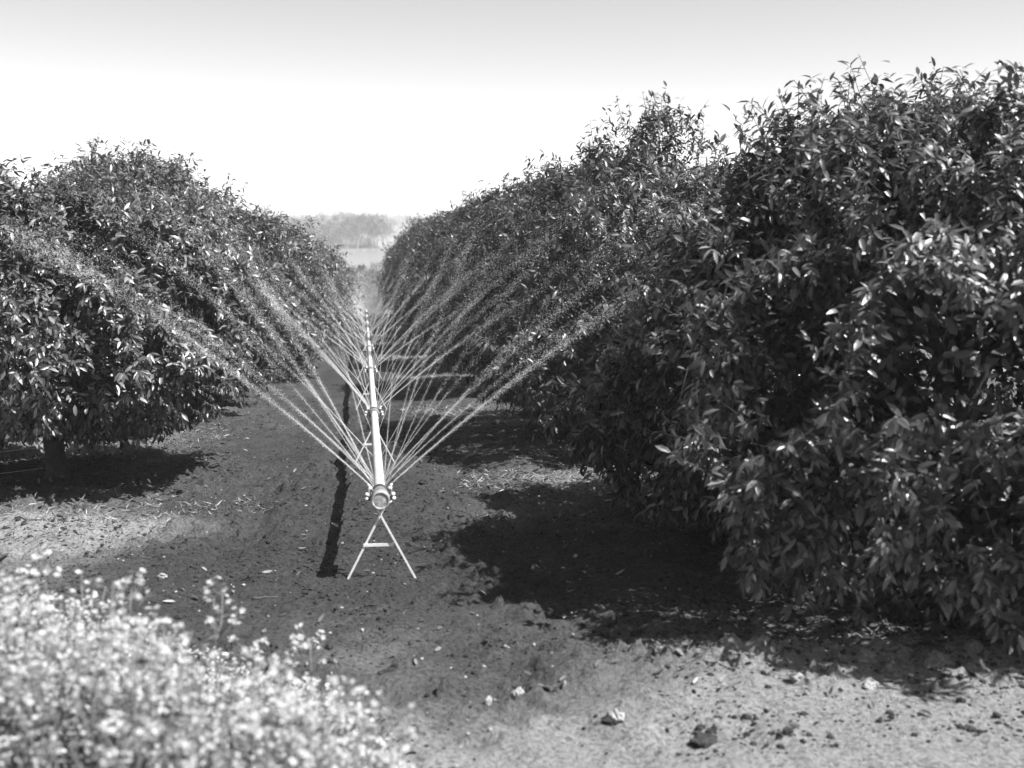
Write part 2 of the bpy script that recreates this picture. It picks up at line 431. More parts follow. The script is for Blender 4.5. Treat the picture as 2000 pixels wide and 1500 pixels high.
left = [
 (-3.15, 12.4, cL1, tC, 0, (1, 1, 1), 'low round citrus tree nearest on the left with a bare dark trunk showing'),
 (-3.55, 18.9, cL2, tB, 0, (1, 1, 1), 'second citrus tree of the left row with the highest leafy peak against the sky'),
 (-3.35, 25.5, cG, tA, 1.0, (0.95, 0.98, 0.92), 'third citrus tree from the front in the left row'),
 (-3.35, 32.1, cF, tB, 2.7, (0.95, 0.98, 0.92), 'fourth citrus tree from the front in the left row'),
 (-3.3, 38.7, cG, tA, 4.4, (0.95, 0.98, 0.92), 'fifth citrus tree from the front in the left row'),
 (-3.3, 45.3, cF, tB, 0.2, (0.95, 0.98, 0.94), 'sixth citrus tree from the front in the left row'),
 (-3.3, 51.9, cG, tA, 5.8, (0.95, 0.98, 0.96), 'third from last citrus tree at the far end of the left row'),
 (-3.2, 58.5, cF, tB, 3.3, (0.95, 0.98, 0.94), 'second from last citrus tree at the far end of the left row'),
 (-3.2, 65.1, cG, tA, 2.0, (0.95, 0.98, 0.95), 'last citrus tree at the far end of the left row, above the river'),
]
for (x, y, c, t, rz, sc, lab) in right: citrus(x, y, lab, c, t, GR, rz, sc)
for (x, y, c, t, rz, sc, lab) in left: citrus(x, y, lab, c, t, GL, rz, sc)

# ------------------------------------------------------------------ riverside trees
def gum_crown(name, h, w, n, seed, leaf=0.42):
    g = np.random.default_rng(seed)
    k = 26
    cen = np.stack([g.normal(size=k) * w * 0.36, g.normal(size=k) * w * 0.36, h * (0.42 + 0.55 * g.random(k))], 1)
    rad = (0.10 + 0.10 * g.random(k)) * h
    i = g.integers(0, k, n); d = unit(g.normal(size=(n, 3)))
    P = cen[i] + d * (rad[i] * g.random(n) ** 0.45)[:, None]
    D = unit(g.normal(size=(n, 3)) + [0, 0, -0.7]); N = unit(d + g.normal(size=(n, 3)) * 0.6)
    Ln = leaf * (0.6 + 0.8 * g.random(n))
    return leaves_mesh(name, P, D, N, Ln, Ln * 0.4, np.full(n, .15), False, g.random(n))
def gum_trunk(name, h, w, seed, stems=4):
    g = np.random.default_rng(seed); paths, rad = [], []
    for s_ in range(stems):
        a = g.random() * 6.28; lean = (0.12 + 0.3 * g.random()) * w
        s = np.linspace(0, 1, 8)[:, None]
        p = np.array([math.cos(a) * .25, math.sin(a) * .25, -0.3]) + s * [math.cos(a) * lean, math.sin(a) * lean, h * (0.75 + .2 * g.random())] + 0.18 * np.sin(s * 5 + s_) * [1, .6, 0]
        paths.append(p); rad.append(np.linspace(0.20, 0.04, 8))
        for k in (3, 4, 5, 6):
            a2 = g.random() * 6.28
            paths.append(p[k] + np.linspace(0, 1, 5)[:, None] * np.array([math.cos(a2), math.sin(a2), 1.1]) * h * 0.2); rad.append(np.linspace(0.07, 0.02, 5))
    return tube_mesh(name, paths, rad, 5)
gums = [(gum_crown('gum_crown_%s' % c, 10.5, w, 2100, sd, 0.36), gum_trunk('gum_trunk_%s' % c, 10.5, w, sd + 50, st)) for c, w, sd, st in (('a', 6.5, 31, 4), ('b', 5.5, 32, 3), ('c', 7.5, 33, 5))]
def ray_x(px, y):        # lateral position of image column px (of 2000) at depth y, on the level of the camera
    return math.tan(YAW + math.atan((px - 1000) / 2350 / math.cos(PITCH))) * y
GP = 'pale gum trees on the far river bank'
spots = [(756, 392, 1.02, 0, 'leaning gum tree at the right tip of the far river bank'),
 (742, 398, 1.04, 1, 'tall narrow gum tree just left of the tip of the river bank'),
 (725, 400, .98, 2, None), (708, 396, .94, 0, None), (700, 392, .96, 1, None), (684, 384, .92, 2, None),
 (668, 380, .98, 0, None), (652, 376, 1.0, 1, None), (637, 374, .92, 2, None), (622, 376, .86, 0, None),
 (607, 380, .84, 1, None), (592, 384, .8, 2, None), (576, 390, .8, 0, None),
 (735, 425, 1.0, 2, None), (700, 430, 1.02, 1, None), (676, 425, 1.04, 0, None), (645, 420, 1.04, 2, None), (615, 420, .9, 1, None), (585, 425, .85, 0, None)]
for i, (px, y, s, k, lab) in enumerate(spots):
    x = ray_x(px, y)
    t = empty('gum_tree', (x, y, gz(x, y)), i * 1.3)
    tag(t, lab or 'hazy pale gum tree standing in the wood on the far river bank', 'tree', GP)
    c = link('crown', gums[k][0], M['gum'], t); q = link('trunk', gums[k][1], M['palebark'], t)
    c.scale = q.scale = (s, s, s)
# low scrub between the orchard and the water
bush = gum_crown('bush_crown', 3.6, 4.5, 5200, 41, 0.17); btr = gum_trunk('bush_trunk', 3.6, 4.5, 42, 5)
for i, (px, y, s, lab) in enumerate([(738, 96, 1.0, 'hazy bush on the right between the row end and the river'),
    (708, 100, .86, 'hazy low bush straight behind the end of the sprinkler pipe'),
    (672, 92, .86, 'hazy bush on the left between the row end and the river'),
    (722, 112, .8, 'small pale bush nearest the water behind the row ends')]):
    x = ray_x(px, y)
    t = empty('bush', (x, y, gz(x, y)), i * 2.1); tag(t, lab, 'bush', 'bushes above the river')
    c = link('foliage', bush, M['gum'], t); q = link('stem', btr, M['bark'], t); c.scale = q.scale = (s * .9, s * .9, s * .8)
# far shore woods, one mass
def wood(name, P, size, hgt, n):
    i = rng.integers(0, len(P), n); base = P[i]
    hh = hgt * (0.65 + 0.5 * _perm[(i * 7) % 4096])
    u = rng.random(n)
    Q = base + np.stack([rng.normal(size=n) * size * 1.4, rng.normal(size=n) * size * 2, u * hh], 1)
    D = unit(rng.normal(size=(n, 3))); N = unit(rng.normal(size=(n, 3)) + [0, -1, .6])
    Ln = size * (0.8 + rng.random(n)); return leaves_mesh(name, Q, D, N, Ln, Ln * 0.8, np.full(n, .1), False)
xx = np.concatenate([np.linspace(-120, 420, 150)]); yy = 1335 + 40 * rng.random(len(xx))
P = np.stack([xx, yy, ground_z(xx, yy)], 1)
tag(link('far_wood', wood('far_wood', P, 2.6, 9.5, 9000), M['gum']), 'hazy low line of woodland on the distant shore', 'woodland', kind='stuff')
xx = np.linspace(-170, -60, 70); yy = 560 + 60 * rng.random(len(xx))
P = np.stack([xx, yy, ground_z(xx, yy)], 1)
tag(link('river_wood', wood('river_wood', P, 1.3, 11.5, 9000), M['gum']), 'faint grey wood behind the river bank, left of the gum trees', 'woodland', kind='stuff')
print('trees done')

# ------------------------------------------------------------------ sprinkler line
def pipe_z(y): return -(1.467 + 0.0468 * y)
PX = 0.085
rings = [8.0, 13.0, 19.05, 25.2, 31.3, 37.4, 43.5, 49.6, 55.7]
RP = 0.039
def lathe(name, prof, seg=28, axis_='Y'):
    """profile (along, radius) turned round the Y axis."""
    a = np.linspace(0, 2 * np.pi, seg, endpoint=False); prof = np.array(prof, float); n = len(prof)
    V = np.stack([np.outer(prof[:, 1], np.cos(a)), np.repeat(prof[:, 0:1], seg, 1), np.outer(prof[:, 1], np.sin(a))], 2).reshape(-1, 3)
    I = np.arange(n * seg).reshape(n, seg); J = np.roll(I, -1, 1)
    Q = np.stack([I[:-1].ravel(), J[:-1].ravel(), J[1:].ravel(), I[1:].ravel()], 1)
    return np_mesh(name, V, [Q], True)
def boxes(name, items, smooth=False):
    V, Q = [], []
    for k, (c, s) in enumerate(items):
        c, s = np.array(c), np.array(s) / 2
        cor = np.array([[x, y, z] for x in (-1, 1) for y in (-1, 1) for z in (-1, 1)]) * s + c
        V.append(cor); o = k * 8
        Q.append(np.array([[0, 1, 3, 2], [4, 6, 7, 5], [0, 4, 5, 1], [2, 3, 7, 6], [0, 2, 6, 4], [1, 5, 7, 3]]) + o)
    return np_mesh(name, np.concatenate(V), [np.concatenate(Q)], smooth)
collar_me = lathe('coupling', [(-0.10, 0.041), (-0.10, 0.053), (-0.06, 0.060), (0.0, 0.058), (0.05, 0.054), (0.10, 0.048), (0.12, 0.0405)])
gasket_me = lathe('gasket', [(0.0, 0.041), (0.0, 0.0), (0.0, 0.0)]) if False else lathe('gasket', [(0.121, 0.040), (0.123, 0.052), (0.165, 0.052), (0.167, 0.040)])
# clamp on each side: a bent lug with wing nuts
def bolt_mesh(sx):
    a = np.linspace(0, 2 * np.pi, 8, endpoint=False)
    paths, rad = [], []
    for (dx, dy, dz, r) in ((0.088, -0.02, 0.012, 0.013), (0.092, -0.02, -0.017, 0.013), (0.068, 0.02, 0.048, 0.014), (0.077, 0.02, 0.068, 0.008)):
        c = np.array([sx * dx, dy, dz])
        s = np.linspace(-1, 1, 6)[:, None]
        paths.append(c + s * [sx * 0.006, 0.016, 0.002]); rad.append(r * np.sqrt(np.maximum(0.08, 1 - (np.linspace(-1, 1, 6) * .95) ** 2)))
    return tube_mesh('wing_nut', paths, rad, 8)
def lug_mesh(sx):
    s = np.linspace(0, 1, 7)[:, None]
    p1 = np.array([sx * 0.050, -0.02, 0.0]) + s * [sx * 0.040, 0, 0.0]
    p2 = np.array([sx * 0.046, 0.02, 0.025]) + s * [sx * 0.028, 0, 0.036]
    p3 = np.array([sx * 0.072, -0.02, -0.028]) + s * [sx * 0.004, 0.02, 0.075]
    return tube_mesh('clamp_lug', [p1, p2, p3], [0.008, 0.008, 0.006], 7)
bolts = {s: bolt_mesh(s) for s in (-1, 1)}; lugs = {s: lug_mesh(s) for s in (-1, 1)}
ordn = ['nearest to the camera, closed by a round end cap', 'second from the camera', 'third from the camera', 'fourth from the camera', 'fifth from the camera', 'sixth from the camera', 'seventh from the camera', 'last of the line, in the mist']
for i in range(len(rings) - 1):
    y0, y1 = rings[i], rings[i + 1]
    t = empty('pipe_section', (PX, y0, pipe_z(y0)))
    t.rotation_euler = (-math.atan(0.0468), 0, 0)
    tag(t, ('white metal sprinkler pipe length ' + ordn[i]), 'irrigation pipe', 'lengths of white sprinkler pipe on stands')
    L = (y1 - y0) / math.cos(math.atan(0.0468))
    a = 0.0 if i else -0.18
    sag = 0.0
    prof = [(a, RP * .97)] + [(u, RP) for u in np.linspace(a + 0.02, L - 0.11, 12)] + [(L - 0.105, RP * .9)]
    link('tube', lathe('pipe_tube', prof), M['pipe'], t)
    # spray nozzles: little studs on both sides of the tube
    cp = link('coupling', collar_me, M['collar'], t)
    link('gasket', gasket_me, M['rubber'], cp)
    for s in (-1, 1):
        cl = link('clamp', lugs[s], M['collar'], cp)
        link('wing_nut', bolts[s], M['bolt'], cp)
    if i == 0:
        cap = lathe('end_cap', [(-0.197, 0.0001), (-0.1972, 0.012), (-0.1965, 0.030), (-0.1955, 0.046), (-0.195, 0.0485), (-0.1965, 0.0495), (-0.2005, 0.0500), (-0.2020, 0.0510), (-0.2025, 0.0535), (-0.2022, 0.0575), (-0.2010, 0.0600), (-0.198, 0.0612), (-0.190, 0.0618), (-0.165, 0.062), (-0.12, 0.062), (-0.11, 0.058), (-0.101, 0.043)], 36)
        link('end_cap', cap, M['cap'], t)

# A-frame stands
def flat_bar(p0, p1, w, th, facing=(0, -1, 0)):
    p0, p1 = Vector(p0), Vector(p1); d = (p1 - p0).normalized(); f = Vector(facing)
    s = d.cross(f).normalized() * w / 2; n = s.cross(d).normalized() * th / 2
    V = [p + a * s + b_ * n for p in (p0, p1) for a in (-1, 1) for b_ in (-1, 1)]
    Q = [[0, 1, 3, 2], [4, 6, 7, 5], [0, 4, 5, 1], [2, 3, 7, 6], [0, 2, 6, 4], [1, 5, 7, 3]]
    return np.array([list(v) for v in V]), np.array(Q)
def bar_mesh(name, p0, p1, w, th):
    V, Q = flat_bar(p0, p1, w, th); me = np_mesh(name, V, [Q], False); return me
ordst = ['nearest white steel trestle with crossed legs under the pipe end cap', 'second white trestle from the camera under the pipe', 'third white trestle from the camera under the pipe', 'fourth white trestle from the camera under the pipe',
 'fifth white trestle from the camera, small, under the pipe', 'sixth white trestle from the camera, small, under the pipe', 'seventh white trestle from the camera, tiny, in the spray', 'eighth white trestle from the camera, tiny, in the spray']
for i, y0 in enumerate(rings[:8]):
    y = y0 - 0.10 if i == 0 else y0 - 0.15
    g = gz(PX, y); H = pipe_z(y) - g                            # pipe axis above the soil
    t = empty('pipe_stand', (PX, y, g)); tag(t, ordst[i], 'pipe stand', 'white trestle stands under the sprinkler pipe')
    k = H / 0.53
    topz = H - 0.068
    hw = 0.235 * (1 + (k - 1) * .6)
    crossz = topz - 0.045
    # each leg runs from its foot through the crossing to the far side of the pipe
    fl, fr = Vector((-hw, 0.0, -0.03)), Vector((hw, -0.005, -0.03))
    def ext(f, sx):
        c = Vector((0, f.y, crossz)); d = (c - f).normalized(); return c + d * 0.085
    link('leg', bar_mesh('leg_l', fl, ext(fl, 1), 0.014, 0.012), M['stand'], t)
    b2 = fr + Vector((0, -0.014, 0)); link('leg', bar_mesh('leg_r', b2, ext(b2, -1), 0.012, 0.010), M['stand'], t)
    zc = H * 0.42
    f = (zc + 0.03) / (crossz + 0.03)
    link('crossbar', bar_mesh('crossbar', (-hw * (1 - f) - 0.012, -0.008, zc), (hw * (1 - f) - 0.02, -0.008, zc), 0.020, 0.006), M['stand'], t)
    u = np.linspace(-0.95, 0.95, 9)                            # a cradle strap that carries the pipe
    link('saddle', tube_mesh('saddle', [np.stack([0.055 * np.sin(u), np.zeros(9), H - 0.055 * np.cos(u)], 1)], [0.007], 6), M['stand'], t)

# ------------------------------------------------------------------ water
def drop4(P, r, A, st, sides=3):
    """tiny stretched drops: a three sided bipyramid, or a tetrahedron far off"""
    r = r[:, None]; B = unit(np.cross(A, np.array([[0.13, 0.9, 0.31]]))); Cc = np.cross(A, B)
    a = rng.random(len(P))[:, None] * 6.28
    ring = [P + r * (B * np.cos(a + k * 2.094) + Cc * np.sin(a + k * 2.094)) for k in range(3)]
    if sides == 3:
        V = np.stack([P + A * r * st, P - A * r * st] + ring, 1).reshape(-1, 3); b0 = np.arange(len(P))[:, None] * 5
        return V, np.concatenate([b0 + t for t in ([0, 2, 3], [0, 3, 4], [0, 4, 2], [1, 3, 2], [1, 4, 3], [1, 2, 4])])
    V = np.stack([P + A * r * st] + [q - A * r * st * .5 for q in ring], 1).reshape(-1, 3); b0 = np.arange(len(P))[:, None] * 4
    return V, np.concatenate([b0 + t for t in ([0, 1, 2], [0, 2, 3], [0, 3, 1], [1, 3, 2])])
def octa(P, r, stretch_dir=None, stretch=1.0):
    n = len(P); r = r[:, None]
    if stretch_dir is None:
        A = np.tile(np.array([[1., 0, 0]]), (n, 1))
    else: A = stretch_dir
    B = unit(np.cross(A, np.array([[0.13, 0.9, 0.31]]))); Cc = np.cross(A, B)
    V = np.stack([P + A * r * stretch, P - A * r * stretch, P + B * r, P - B * r, P + Cc * r, P - Cc * r], 1).reshape(-1, 3)
    b0 = np.arange(n)[:, None] * 6
    T = np.concatenate([b0 + t for t in ([0, 2, 4], [2, 1, 4], [1, 3, 4], [3, 0, 4], [2, 0, 5], [1, 2, 5], [3, 1, 5], [0, 3, 5])])
    return V, T
angs = {-1: [42, 61, 52, 73, 48, 57, 66, 80, 54, 50, 70, 45], 1: [43, 64, 51, 76, 48, 58, 68, 82, 55, 61, 72, 46]}
where = ['the nearest pipe length', 'the second pipe length', 'the third pipe length', 'the fourth pipe length', 'the fifth pipe length', 'the sixth pipe length', 'the seventh pipe length', 'the last pipe length']
for i in range(8):
    y0, y1 = rings[i], rings[i + 1]
    big = [1.0, 1.15, 1.45, 1.8, 2.2, 2.6, 3.0, 3.4][i]
    for side in (-1, 1):
        Vs, Ts, o = [], [], 0
        A_ = angs[side]
        paths, rads = [], []
        for j, el in enumerate(A_):
            frac = (j * 0.37 + 0.02) % 1.0 if True else 0
            yj = y0 + 0.18 + (y1 - y0 - 0.5) * frac
            if j < 9: yj = y0 + 0.17 + 0.055 * j * (1 + 0.2 * rng.random())
            el = R(el + rng.normal() * 3.2); v = 10.6 * (0.88 + 0.2 * rng.random())
            vx, vz = v * math.cos(el) * side, v * math.sin(el)
            reach = 3.9 if i < 3 else 3.1
            T = min(reach / abs(vx), 0.62, (0.7 + 4.6 * math.cos(el) ** 0.9) / v)
            strength = (1.0 if j in (0, 2, 4) else 0.6) * ((0.35 + 1.0 * rng.random()) if j else 1.35)
            n = int((15000 if (j == 0 and i < 2) else 12000) * T / 0.42 / big ** 1.9 * strength)
            tt = T * rng.random(n)
            p0 = np.array([PX + side * 0.036, yj, pipe_z(yj) + 0.012])
            arc = np.hypot(vx, vz) * tt
            # gusts break the stream into pulses
            keep = rng.random(n) < 0.72 + 0.5 * np.sin(arc * 5 + rng.random() * 6) * np.clip(arc / 5, 0, .5)
            keep &= rng.random(n) < 1 - 0.85 * np.clip((tt / T - 0.4) / 0.6, 0, 1) ** 1.3
            tt, arc = tt[keep], arc[keep]; n = len(tt)
            sp = 0.003 + 0.008 * arc + 0.0035 * arc ** 2
            dragx = 1 - 0.05 * tt
            P = p0 + np.stack([vx * tt * dragx, 0.10 * arc * 0 + rng.normal(size=n) * sp, vz * tt - 4.9 * tt ** 2], 1)
            P[:, 0] += rng.normal(size=n) * sp * 0.7; P[:, 2] += rng.normal(size=n) * sp * 0.7 - np.abs(rng.normal(size=n)) * sp * 0.5
            dirv = unit(np.stack([np.full(n, vx), np.zeros(n), vz - 9.8 * tt], 1))
            r = (0.00045 + 0.0006 * rng.random(n) ** 2) * big * (0.85 + 0.22 * arc)
            V, Tt = drop4(P, r, dirv, 3.2, 3 if i < 2 else 4)
            Vs.append(V); Ts.append(Tt + o); o += len(V)
            # unbroken thread of water next to the nozzle
            s = np.linspace(0, 0.085, 9); path = p0 + np.stack([vx * s, 0 * s, vz * s - 4.9 * s ** 2], 1)
            paths.append(path); rads.append(np.linspace(0.0018, 0.0006, 9) * (0.8 + 0.35 * big) * (0.6 + .5 * strength))
        V, G = tube(paths, rads, 5)
        tri = np.concatenate(Ts)
        me = np_mesh('spray', np.concatenate(Vs + [V]), [np.concatenate([tri, G[1] + o]), G[0] + o], True)
        o_ = link('water_spray', me, M['drops'])
        tag(o_, 'thin white water jets fanning up to the %s from %s' % ('left' if side < 0 else 'right', where[i]), 'water spray', 'fans of water jets from the sprinkler pipe')
# mist where the last jets run together
n = 26000
d = unit(rng.normal(size=(n, 3))); P = d * (rng.random(n) ** 0.5)[:, None] * [0.95, 3.0, 1.0]
P[:, 2] = P[:, 2] * np.where(P[:, 2] > 0, 1.7, 0.55) 
P[:, 0] *= 1 + 0.4 * np.clip(P[:, 2], 0, 2)
P += [PX + 0.05, 55.5, pipe_z(55.5) + 0.25]
V, Tt = octa(P, 0.0045 + 0.004 * rng.random(n))
tag(link('water_mist', np_mesh('mist', V, [Tt], True), M['drops']), 'bright cloud of fine mist at the far end of the sprinkler pipe', 'mist', kind='stuff')
print('water done')

# ------------------------------------------------------------------ clods, stones, litter
ICO_V = unit(np.array([[-1, 1.618, 0], [1, 1.618, 0], [-1, -1.618, 0], [1, -1.618, 0], [0, -1, 1.618], [0, 1, 1.618], [0, -1, -1.618], [0, 1, -1.618], [1.618, 0, -1], [1.618, 0, 1], [-1.618, 0, -1], [-1.618, 0, 1]], float))
ICO_F = np.array([[0, 11, 5], [0, 5, 1], [0, 1, 7], [0, 7, 10], [0, 10, 11], [1, 5, 9], [5, 11, 4], [11, 10, 2], [10, 7, 6], [7, 1, 8], [3, 9, 4], [3, 4, 2], [3, 2, 6], [3, 6, 8], [3, 8, 9], [4, 9, 5], [2, 4, 11], [6, 2, 10], [8, 6, 7], [9, 8, 1]])
def lumps(name, x, y, r, flat=0.7, sink=0.2):
    n = len(x); z = ground_z(x, y) + fine_relief(x, y)
    sc = r[:, None] * (0.75 + 0.5 * rng.random((n, 3))) * [1, 1, flat]
    a = rng.random(n) * 6.28
    v = ICO_V[None] * (0.75 + 0.5 * rng.random((n, 12, 1)))
    v = v * sc[:, None, :]
    ca, sa = np.cos(a)[:, None], np.sin(a)[:, None]
    vx = v[..., 0] * ca - v[..., 1] * sa; vy = v[..., 0] * sa + v[..., 1] * ca
    V = np.stack([vx + x[:, None], vy + y[:, None], v[..., 2] + (z + r * flat * (0.5 - sink))[:, None]], 2).reshape(-1, 3)
    T = (ICO_F[None] + (np.arange(n) * 12)[:, None, None]).reshape(-1, 3)
    return np_mesh(name, V, [T], False)
def scatter(n, x0, x1, y0, y1, power=1.0):
    u = rng.random(n); y = y0 * (y1 / y0) ** u
    return x0 + (x1 - x0) * rng.random(n), y
x, y = scatter(95000, -4.5, 6, 4.6, 24)
keep = vnoise2(x * 1.3, y * 1.3, 31) + 0.6 * vnoise2(x * 4, y * 4, 32) + 0.25 * rng.normal(size=len(x)) > 0.05 + 0.12 * smooth(6.0, 5.4, y)
x, y = x[keep], y[keep]
r = 0.003 + 0.007 * rng.random(len(x)) ** 2 + 0.018 * rng.random(len(x)) ** 9
tag(link('soil_clods', lumps('clods', x, y, r), M['clod']), 'scattered dark crumbs and clods of tilled soil between the tree rows', 'soil clods', kind='stuff')
x, y = scatter(900, -4.5, 6, 4.6, 20)
r = 0.005 + 0.008 * rng.random(len(x)) ** 2
tag(link('pale_pebbles', lumps('pebbles', x, y, r), M['stone']), 'scattered small pale pebbles on the soil', 'pebbles', kind='stuff')
# fallen leaves: under the trees and thinly elsewhere
x1, y1 = scatter(2600, -4.6, 6, 4.7, 22)
x2, y2 = scatter(5200, 1.4, 6.2, 5.5, 40)
x3, y3 = scatter(3800, -5.5, -1.4, 10.2, 40)
x, y = np.concatenate([x1, x2, x3]), np.concatenate([y1, y2, y3])
keep = vnoise2(x * 0.9, y * 0.9, 41) + 0.3 * rng.normal(size=len(x)) > -0.05; x, y = x[keep], y[keep]; n = len(x)
P = np.stack([x, y, ground_z(x, y) + fine_relief(x, y) + 0.006 + 0.01 * rng.random(n)], 1)
a = rng.random(n) * 6.28; D = np.stack([np.cos(a), np.sin(a), 0.25 * rng.normal(size=n)], 1)
N = unit(rng.normal(size=(n, 3)) * 0.35 + [0, 0, 1]); Ln = 0.03 + 0.05 * rng.random(n)
tag(link('fallen_leaves', leaves_mesh('litter', P, D, N, Ln, Ln * 0.38, 0.5 * rng.normal(size=n) * .6, True, rng.random(n) ** 2, 0.5), M['litter']), 'dry fallen leaves strewn on the soil under the trees', 'fallen leaves', kind='stuff')
# dry straw in the sunlit gaps
parts = []
for yy, w, x0, x1_, cnt in ((11.7, 0.5, 0.9, 3.4, 1500), (18.0, 0.55, 0.5, 2.4, 1300), (24.6, .5, .5, 2.6, 1200), (31.8, .5, .5, 2.6, 900), (38.7, .5, .4, 2.4, 800), (44.6, .5, .4, 2.2, 700), (9.9, 0.7, -4.6, -1.5, 900), (15.5, .9, -5.5, -1.8, 1700), (10.6, 0.4, -3.6, -.6, 500), (6.0, .25, 2.6, 6, 400)):
    parts.append(np.stack([x0 + (x1_ - x0) * rng.random(cnt), yy + rng.normal(size=cnt) * w * .6], 1))
q = np.concatenate(parts); x, y = q[:, 0], q[:, 1]; n = len(x)
P = np.stack([x, y, ground_z(x, y) + fine_relief(x, y)], 1)
a = rng.random(n) * 6.28; D = np.stack([np.cos(a), np.sin(a), 0.1 + 0.55 * rng.random(n)], 1)
N = unit(rng.normal(size=(n, 3)) + [0, 0, .8]); Ln = (0.04 + 0.07 * rng.random(n)) * (1 + smooth(15, 40, y))
tag(link('dry_grass', leaves_mesh('straw', P, D, N, Ln, Ln * 0.12 * (1 + smooth(15, 40, y)), 0.4 * rng.random(n), False), M['straw']), 'wisps of pale dry grass in the sunlit strips between tree shadows', 'dry grass', kind='stuff')

# single lumps one can point at
def pix_ground(px, py):
    u = (px - 1000) / 2350; v = (750 - py) / 2350
    # camera axes
    f = np.array([math.sin(YAW) * math.cos(PITCH), math.cos(YAW) * math.cos(PITCH), -math.sin(PITCH)])
    r_ = np.array([math.cos(YAW), -math.sin(YAW), 0]); up = np.cross(r_, f)
    d = f + u * r_ + v * up; t = 1.0
    for _ in range(60):
        p = d * t; t *= 0.5 + 0.5 * (gz(p[0], max(p[1], .3)) / p[2])
    return d[0] * t, d[1] * t
def rock(name, px, py, size, mat, label, cat, flat=0.6, seed=0, group=None):
    x, y = pix_ground(px, py); g = np.random.default_rng(seed)
    import bmesh
    bm = bmesh.new(); bmesh.ops.create_icosphere(bm, subdivisions=3, radius=1.0)
    co = np.array([v.co[:] for v in bm.verts])
    n_ = vnoise3(co * 1.6 + seed * 3.1, seed) * 0.9 + vnoise3(co * 4.2 + seed, seed + 2) * 0.4
    s3 = np.array([1 + .4 * g.random(), 0.7 + .3 * g.random(), flat])
    for v, m_ in zip(bm.verts, n_): v.co = Vector((np.array(v.co) * (1 + m_) * s3 * size).tolist())
    me = bpy.data.meshes.new(name); bm.to_mesh(me); bm.free()
    o = link(name, me, mat, None, (x, y, gz(x, y) + size * flat * 0.35)); o.rotation_euler = (0, 0, g.random() * 6)
    tag(o, label, cat, group); return o
rock('soil_clod', 765, 1318, 0.055, M['clod'], 'large broken clod of earth in the middle foreground, left one of a pair', 'clod', 0.45, 1)
rock('soil_clod', 808, 1322, 0.060, M['clod'], 'large broken clod of earth in the middle foreground, right one of a pair', 'clod', 0.5, 2)
rock('soil_clod', 655, 1243, 0.028, M['clod'], 'dark clod alone on bare soil left below the nearest trestle', 'clod', 0.7, 3)
rock('soil_clod', 540, 1088, 0.032, M['clod'], 'dark clod on grey soil left of the pipe shadow', 'clod', 0.7, 4)
rock('soil_clod', 912, 1055, 0.040, M['clod'], 'dark clod at the upper edge of the nearest right tree shadow', 'clod', 0.6, 5)
rock('soil_clod', 828, 945, 0.045, M['clod'], 'weathered clod on pale straw right of the pipe end', 'clod', 0.6, 6)
rock('soil_clod', 905, 1340, 0.022, M['clod'], 'small dark clod right of the pair of broken clods', 'clod', 0.8, 7)
rock('soil_clod', 1190, 1412, 0.035, M['clod'], 'dark clod on the pale sunny soil at the bottom', 'clod', 0.6, 8)
rock('soil_clod', 1375, 1448, 0.05, M['clod'], 'flat dark clod at the bottom edge of the frame, right of centre', 'clod', 0.35, 9)
rock('stone', 1290, 1276, 0.034, M['stone'], 'rounded pale stone lying in the dark tree shadow', 'stone', 0.8, 11)
rock('stone', 1010, 1362, 0.030, M['stone'], 'pale upright stone on sunny soil below the shadow tip', 'stone', 1.1, 12)
rock('stone', 1205, 1405, 0.034, M['stone'], 'pale stone beside the dark clod on the bottom soil', 'stone', 0.8, 13)
rock('stone', 955, 1374, 0.020, M['stone'], 'small white stone standing on sunny soil near the bottom', 'stone', 1.2, 14)
rock('stone', 1555, 1328, 0.030, M['stone'], 'pale stone at the sunlit rim below the big right tree shadow', 'stone', 0.8, 15)
rock('stone', 1700, 1345, 0.034, M['stone'], 'pale stone further right along the sunlit shadow rim', 'stone', 0.8, 16)
rock('stone', 318, 1127, 0.020, M['stone'], 'small white stone on the soil beyond the flowering weeds', 'stone', 0.8, 17)
def stick(px, py, L, ang, label, r=0.006, mat='straw'):
    x, y = pix_ground(px, py); s = np.linspace(-.5, .5, 7)
    gx = x + np.cos(ang) * s * L; gy = y + np.sin(ang) * s * L + 0.02 * np.sin(s * 7) * L
    z = ground_z(gx, gy) + fine_relief(gx, gy) + 0.008
    z = np.maximum(z, z.mean())
    pts = np.stack([gx - x, gy - y, z - z.mean()], 1)
    o = link('stick', tube_mesh('stick', [pts], [np.linspace(r, r * .5, 7)], 6), M[mat], None, (x, y, float(z.mean())))
    tag(o, label, 'stick')
stick(518, 1168, 0.16, 0.1, 'pale curved stick lying on bare soil left of the trestle')
stick(60, 1020, 0.26, -0.15, 'dark stick on the pale dry patch at the left edge', 0.008, 'bark')
stick(245, 996, 0.22, 0.4, 'dark stick on dry soil below the left tree shadow', 0.008, 'bark')

# wires running from the nearest left trunk out of the frame
tx, ty = -3.15, 12.4
for k, (h1, h0, lab) in enumerate([(0.72, 0.66, 'uppermost thin wire strained to the nearest left trunk'), (0.34, 0.28, 'second thin wire from the top at the nearest left trunk'), (0.24, 0.14, 'third thin wire from the top at the nearest left trunk'), (0.13, 0.04, 'lowest thin wire at the nearest left trunk')]):
    s = np.linspace(0, 1, 9)
    g0 = gz(tx, ty - .15)
    pts = np.stack([-0.0 - s * 2.6, -s * 0.9, (h1 + (h0 - h1) * s) + g0 * 0 - 0.012 * np.sin(s * 3.1)], 1)
    o = link('wire', tube_mesh('wire', [pts], [0.0022], 5), M['wire'], None, (tx - 0.05, ty - 0.17, g0))
    tag(o, lab, 'wire', 'thin wires at the left trunk')
print('litter done')

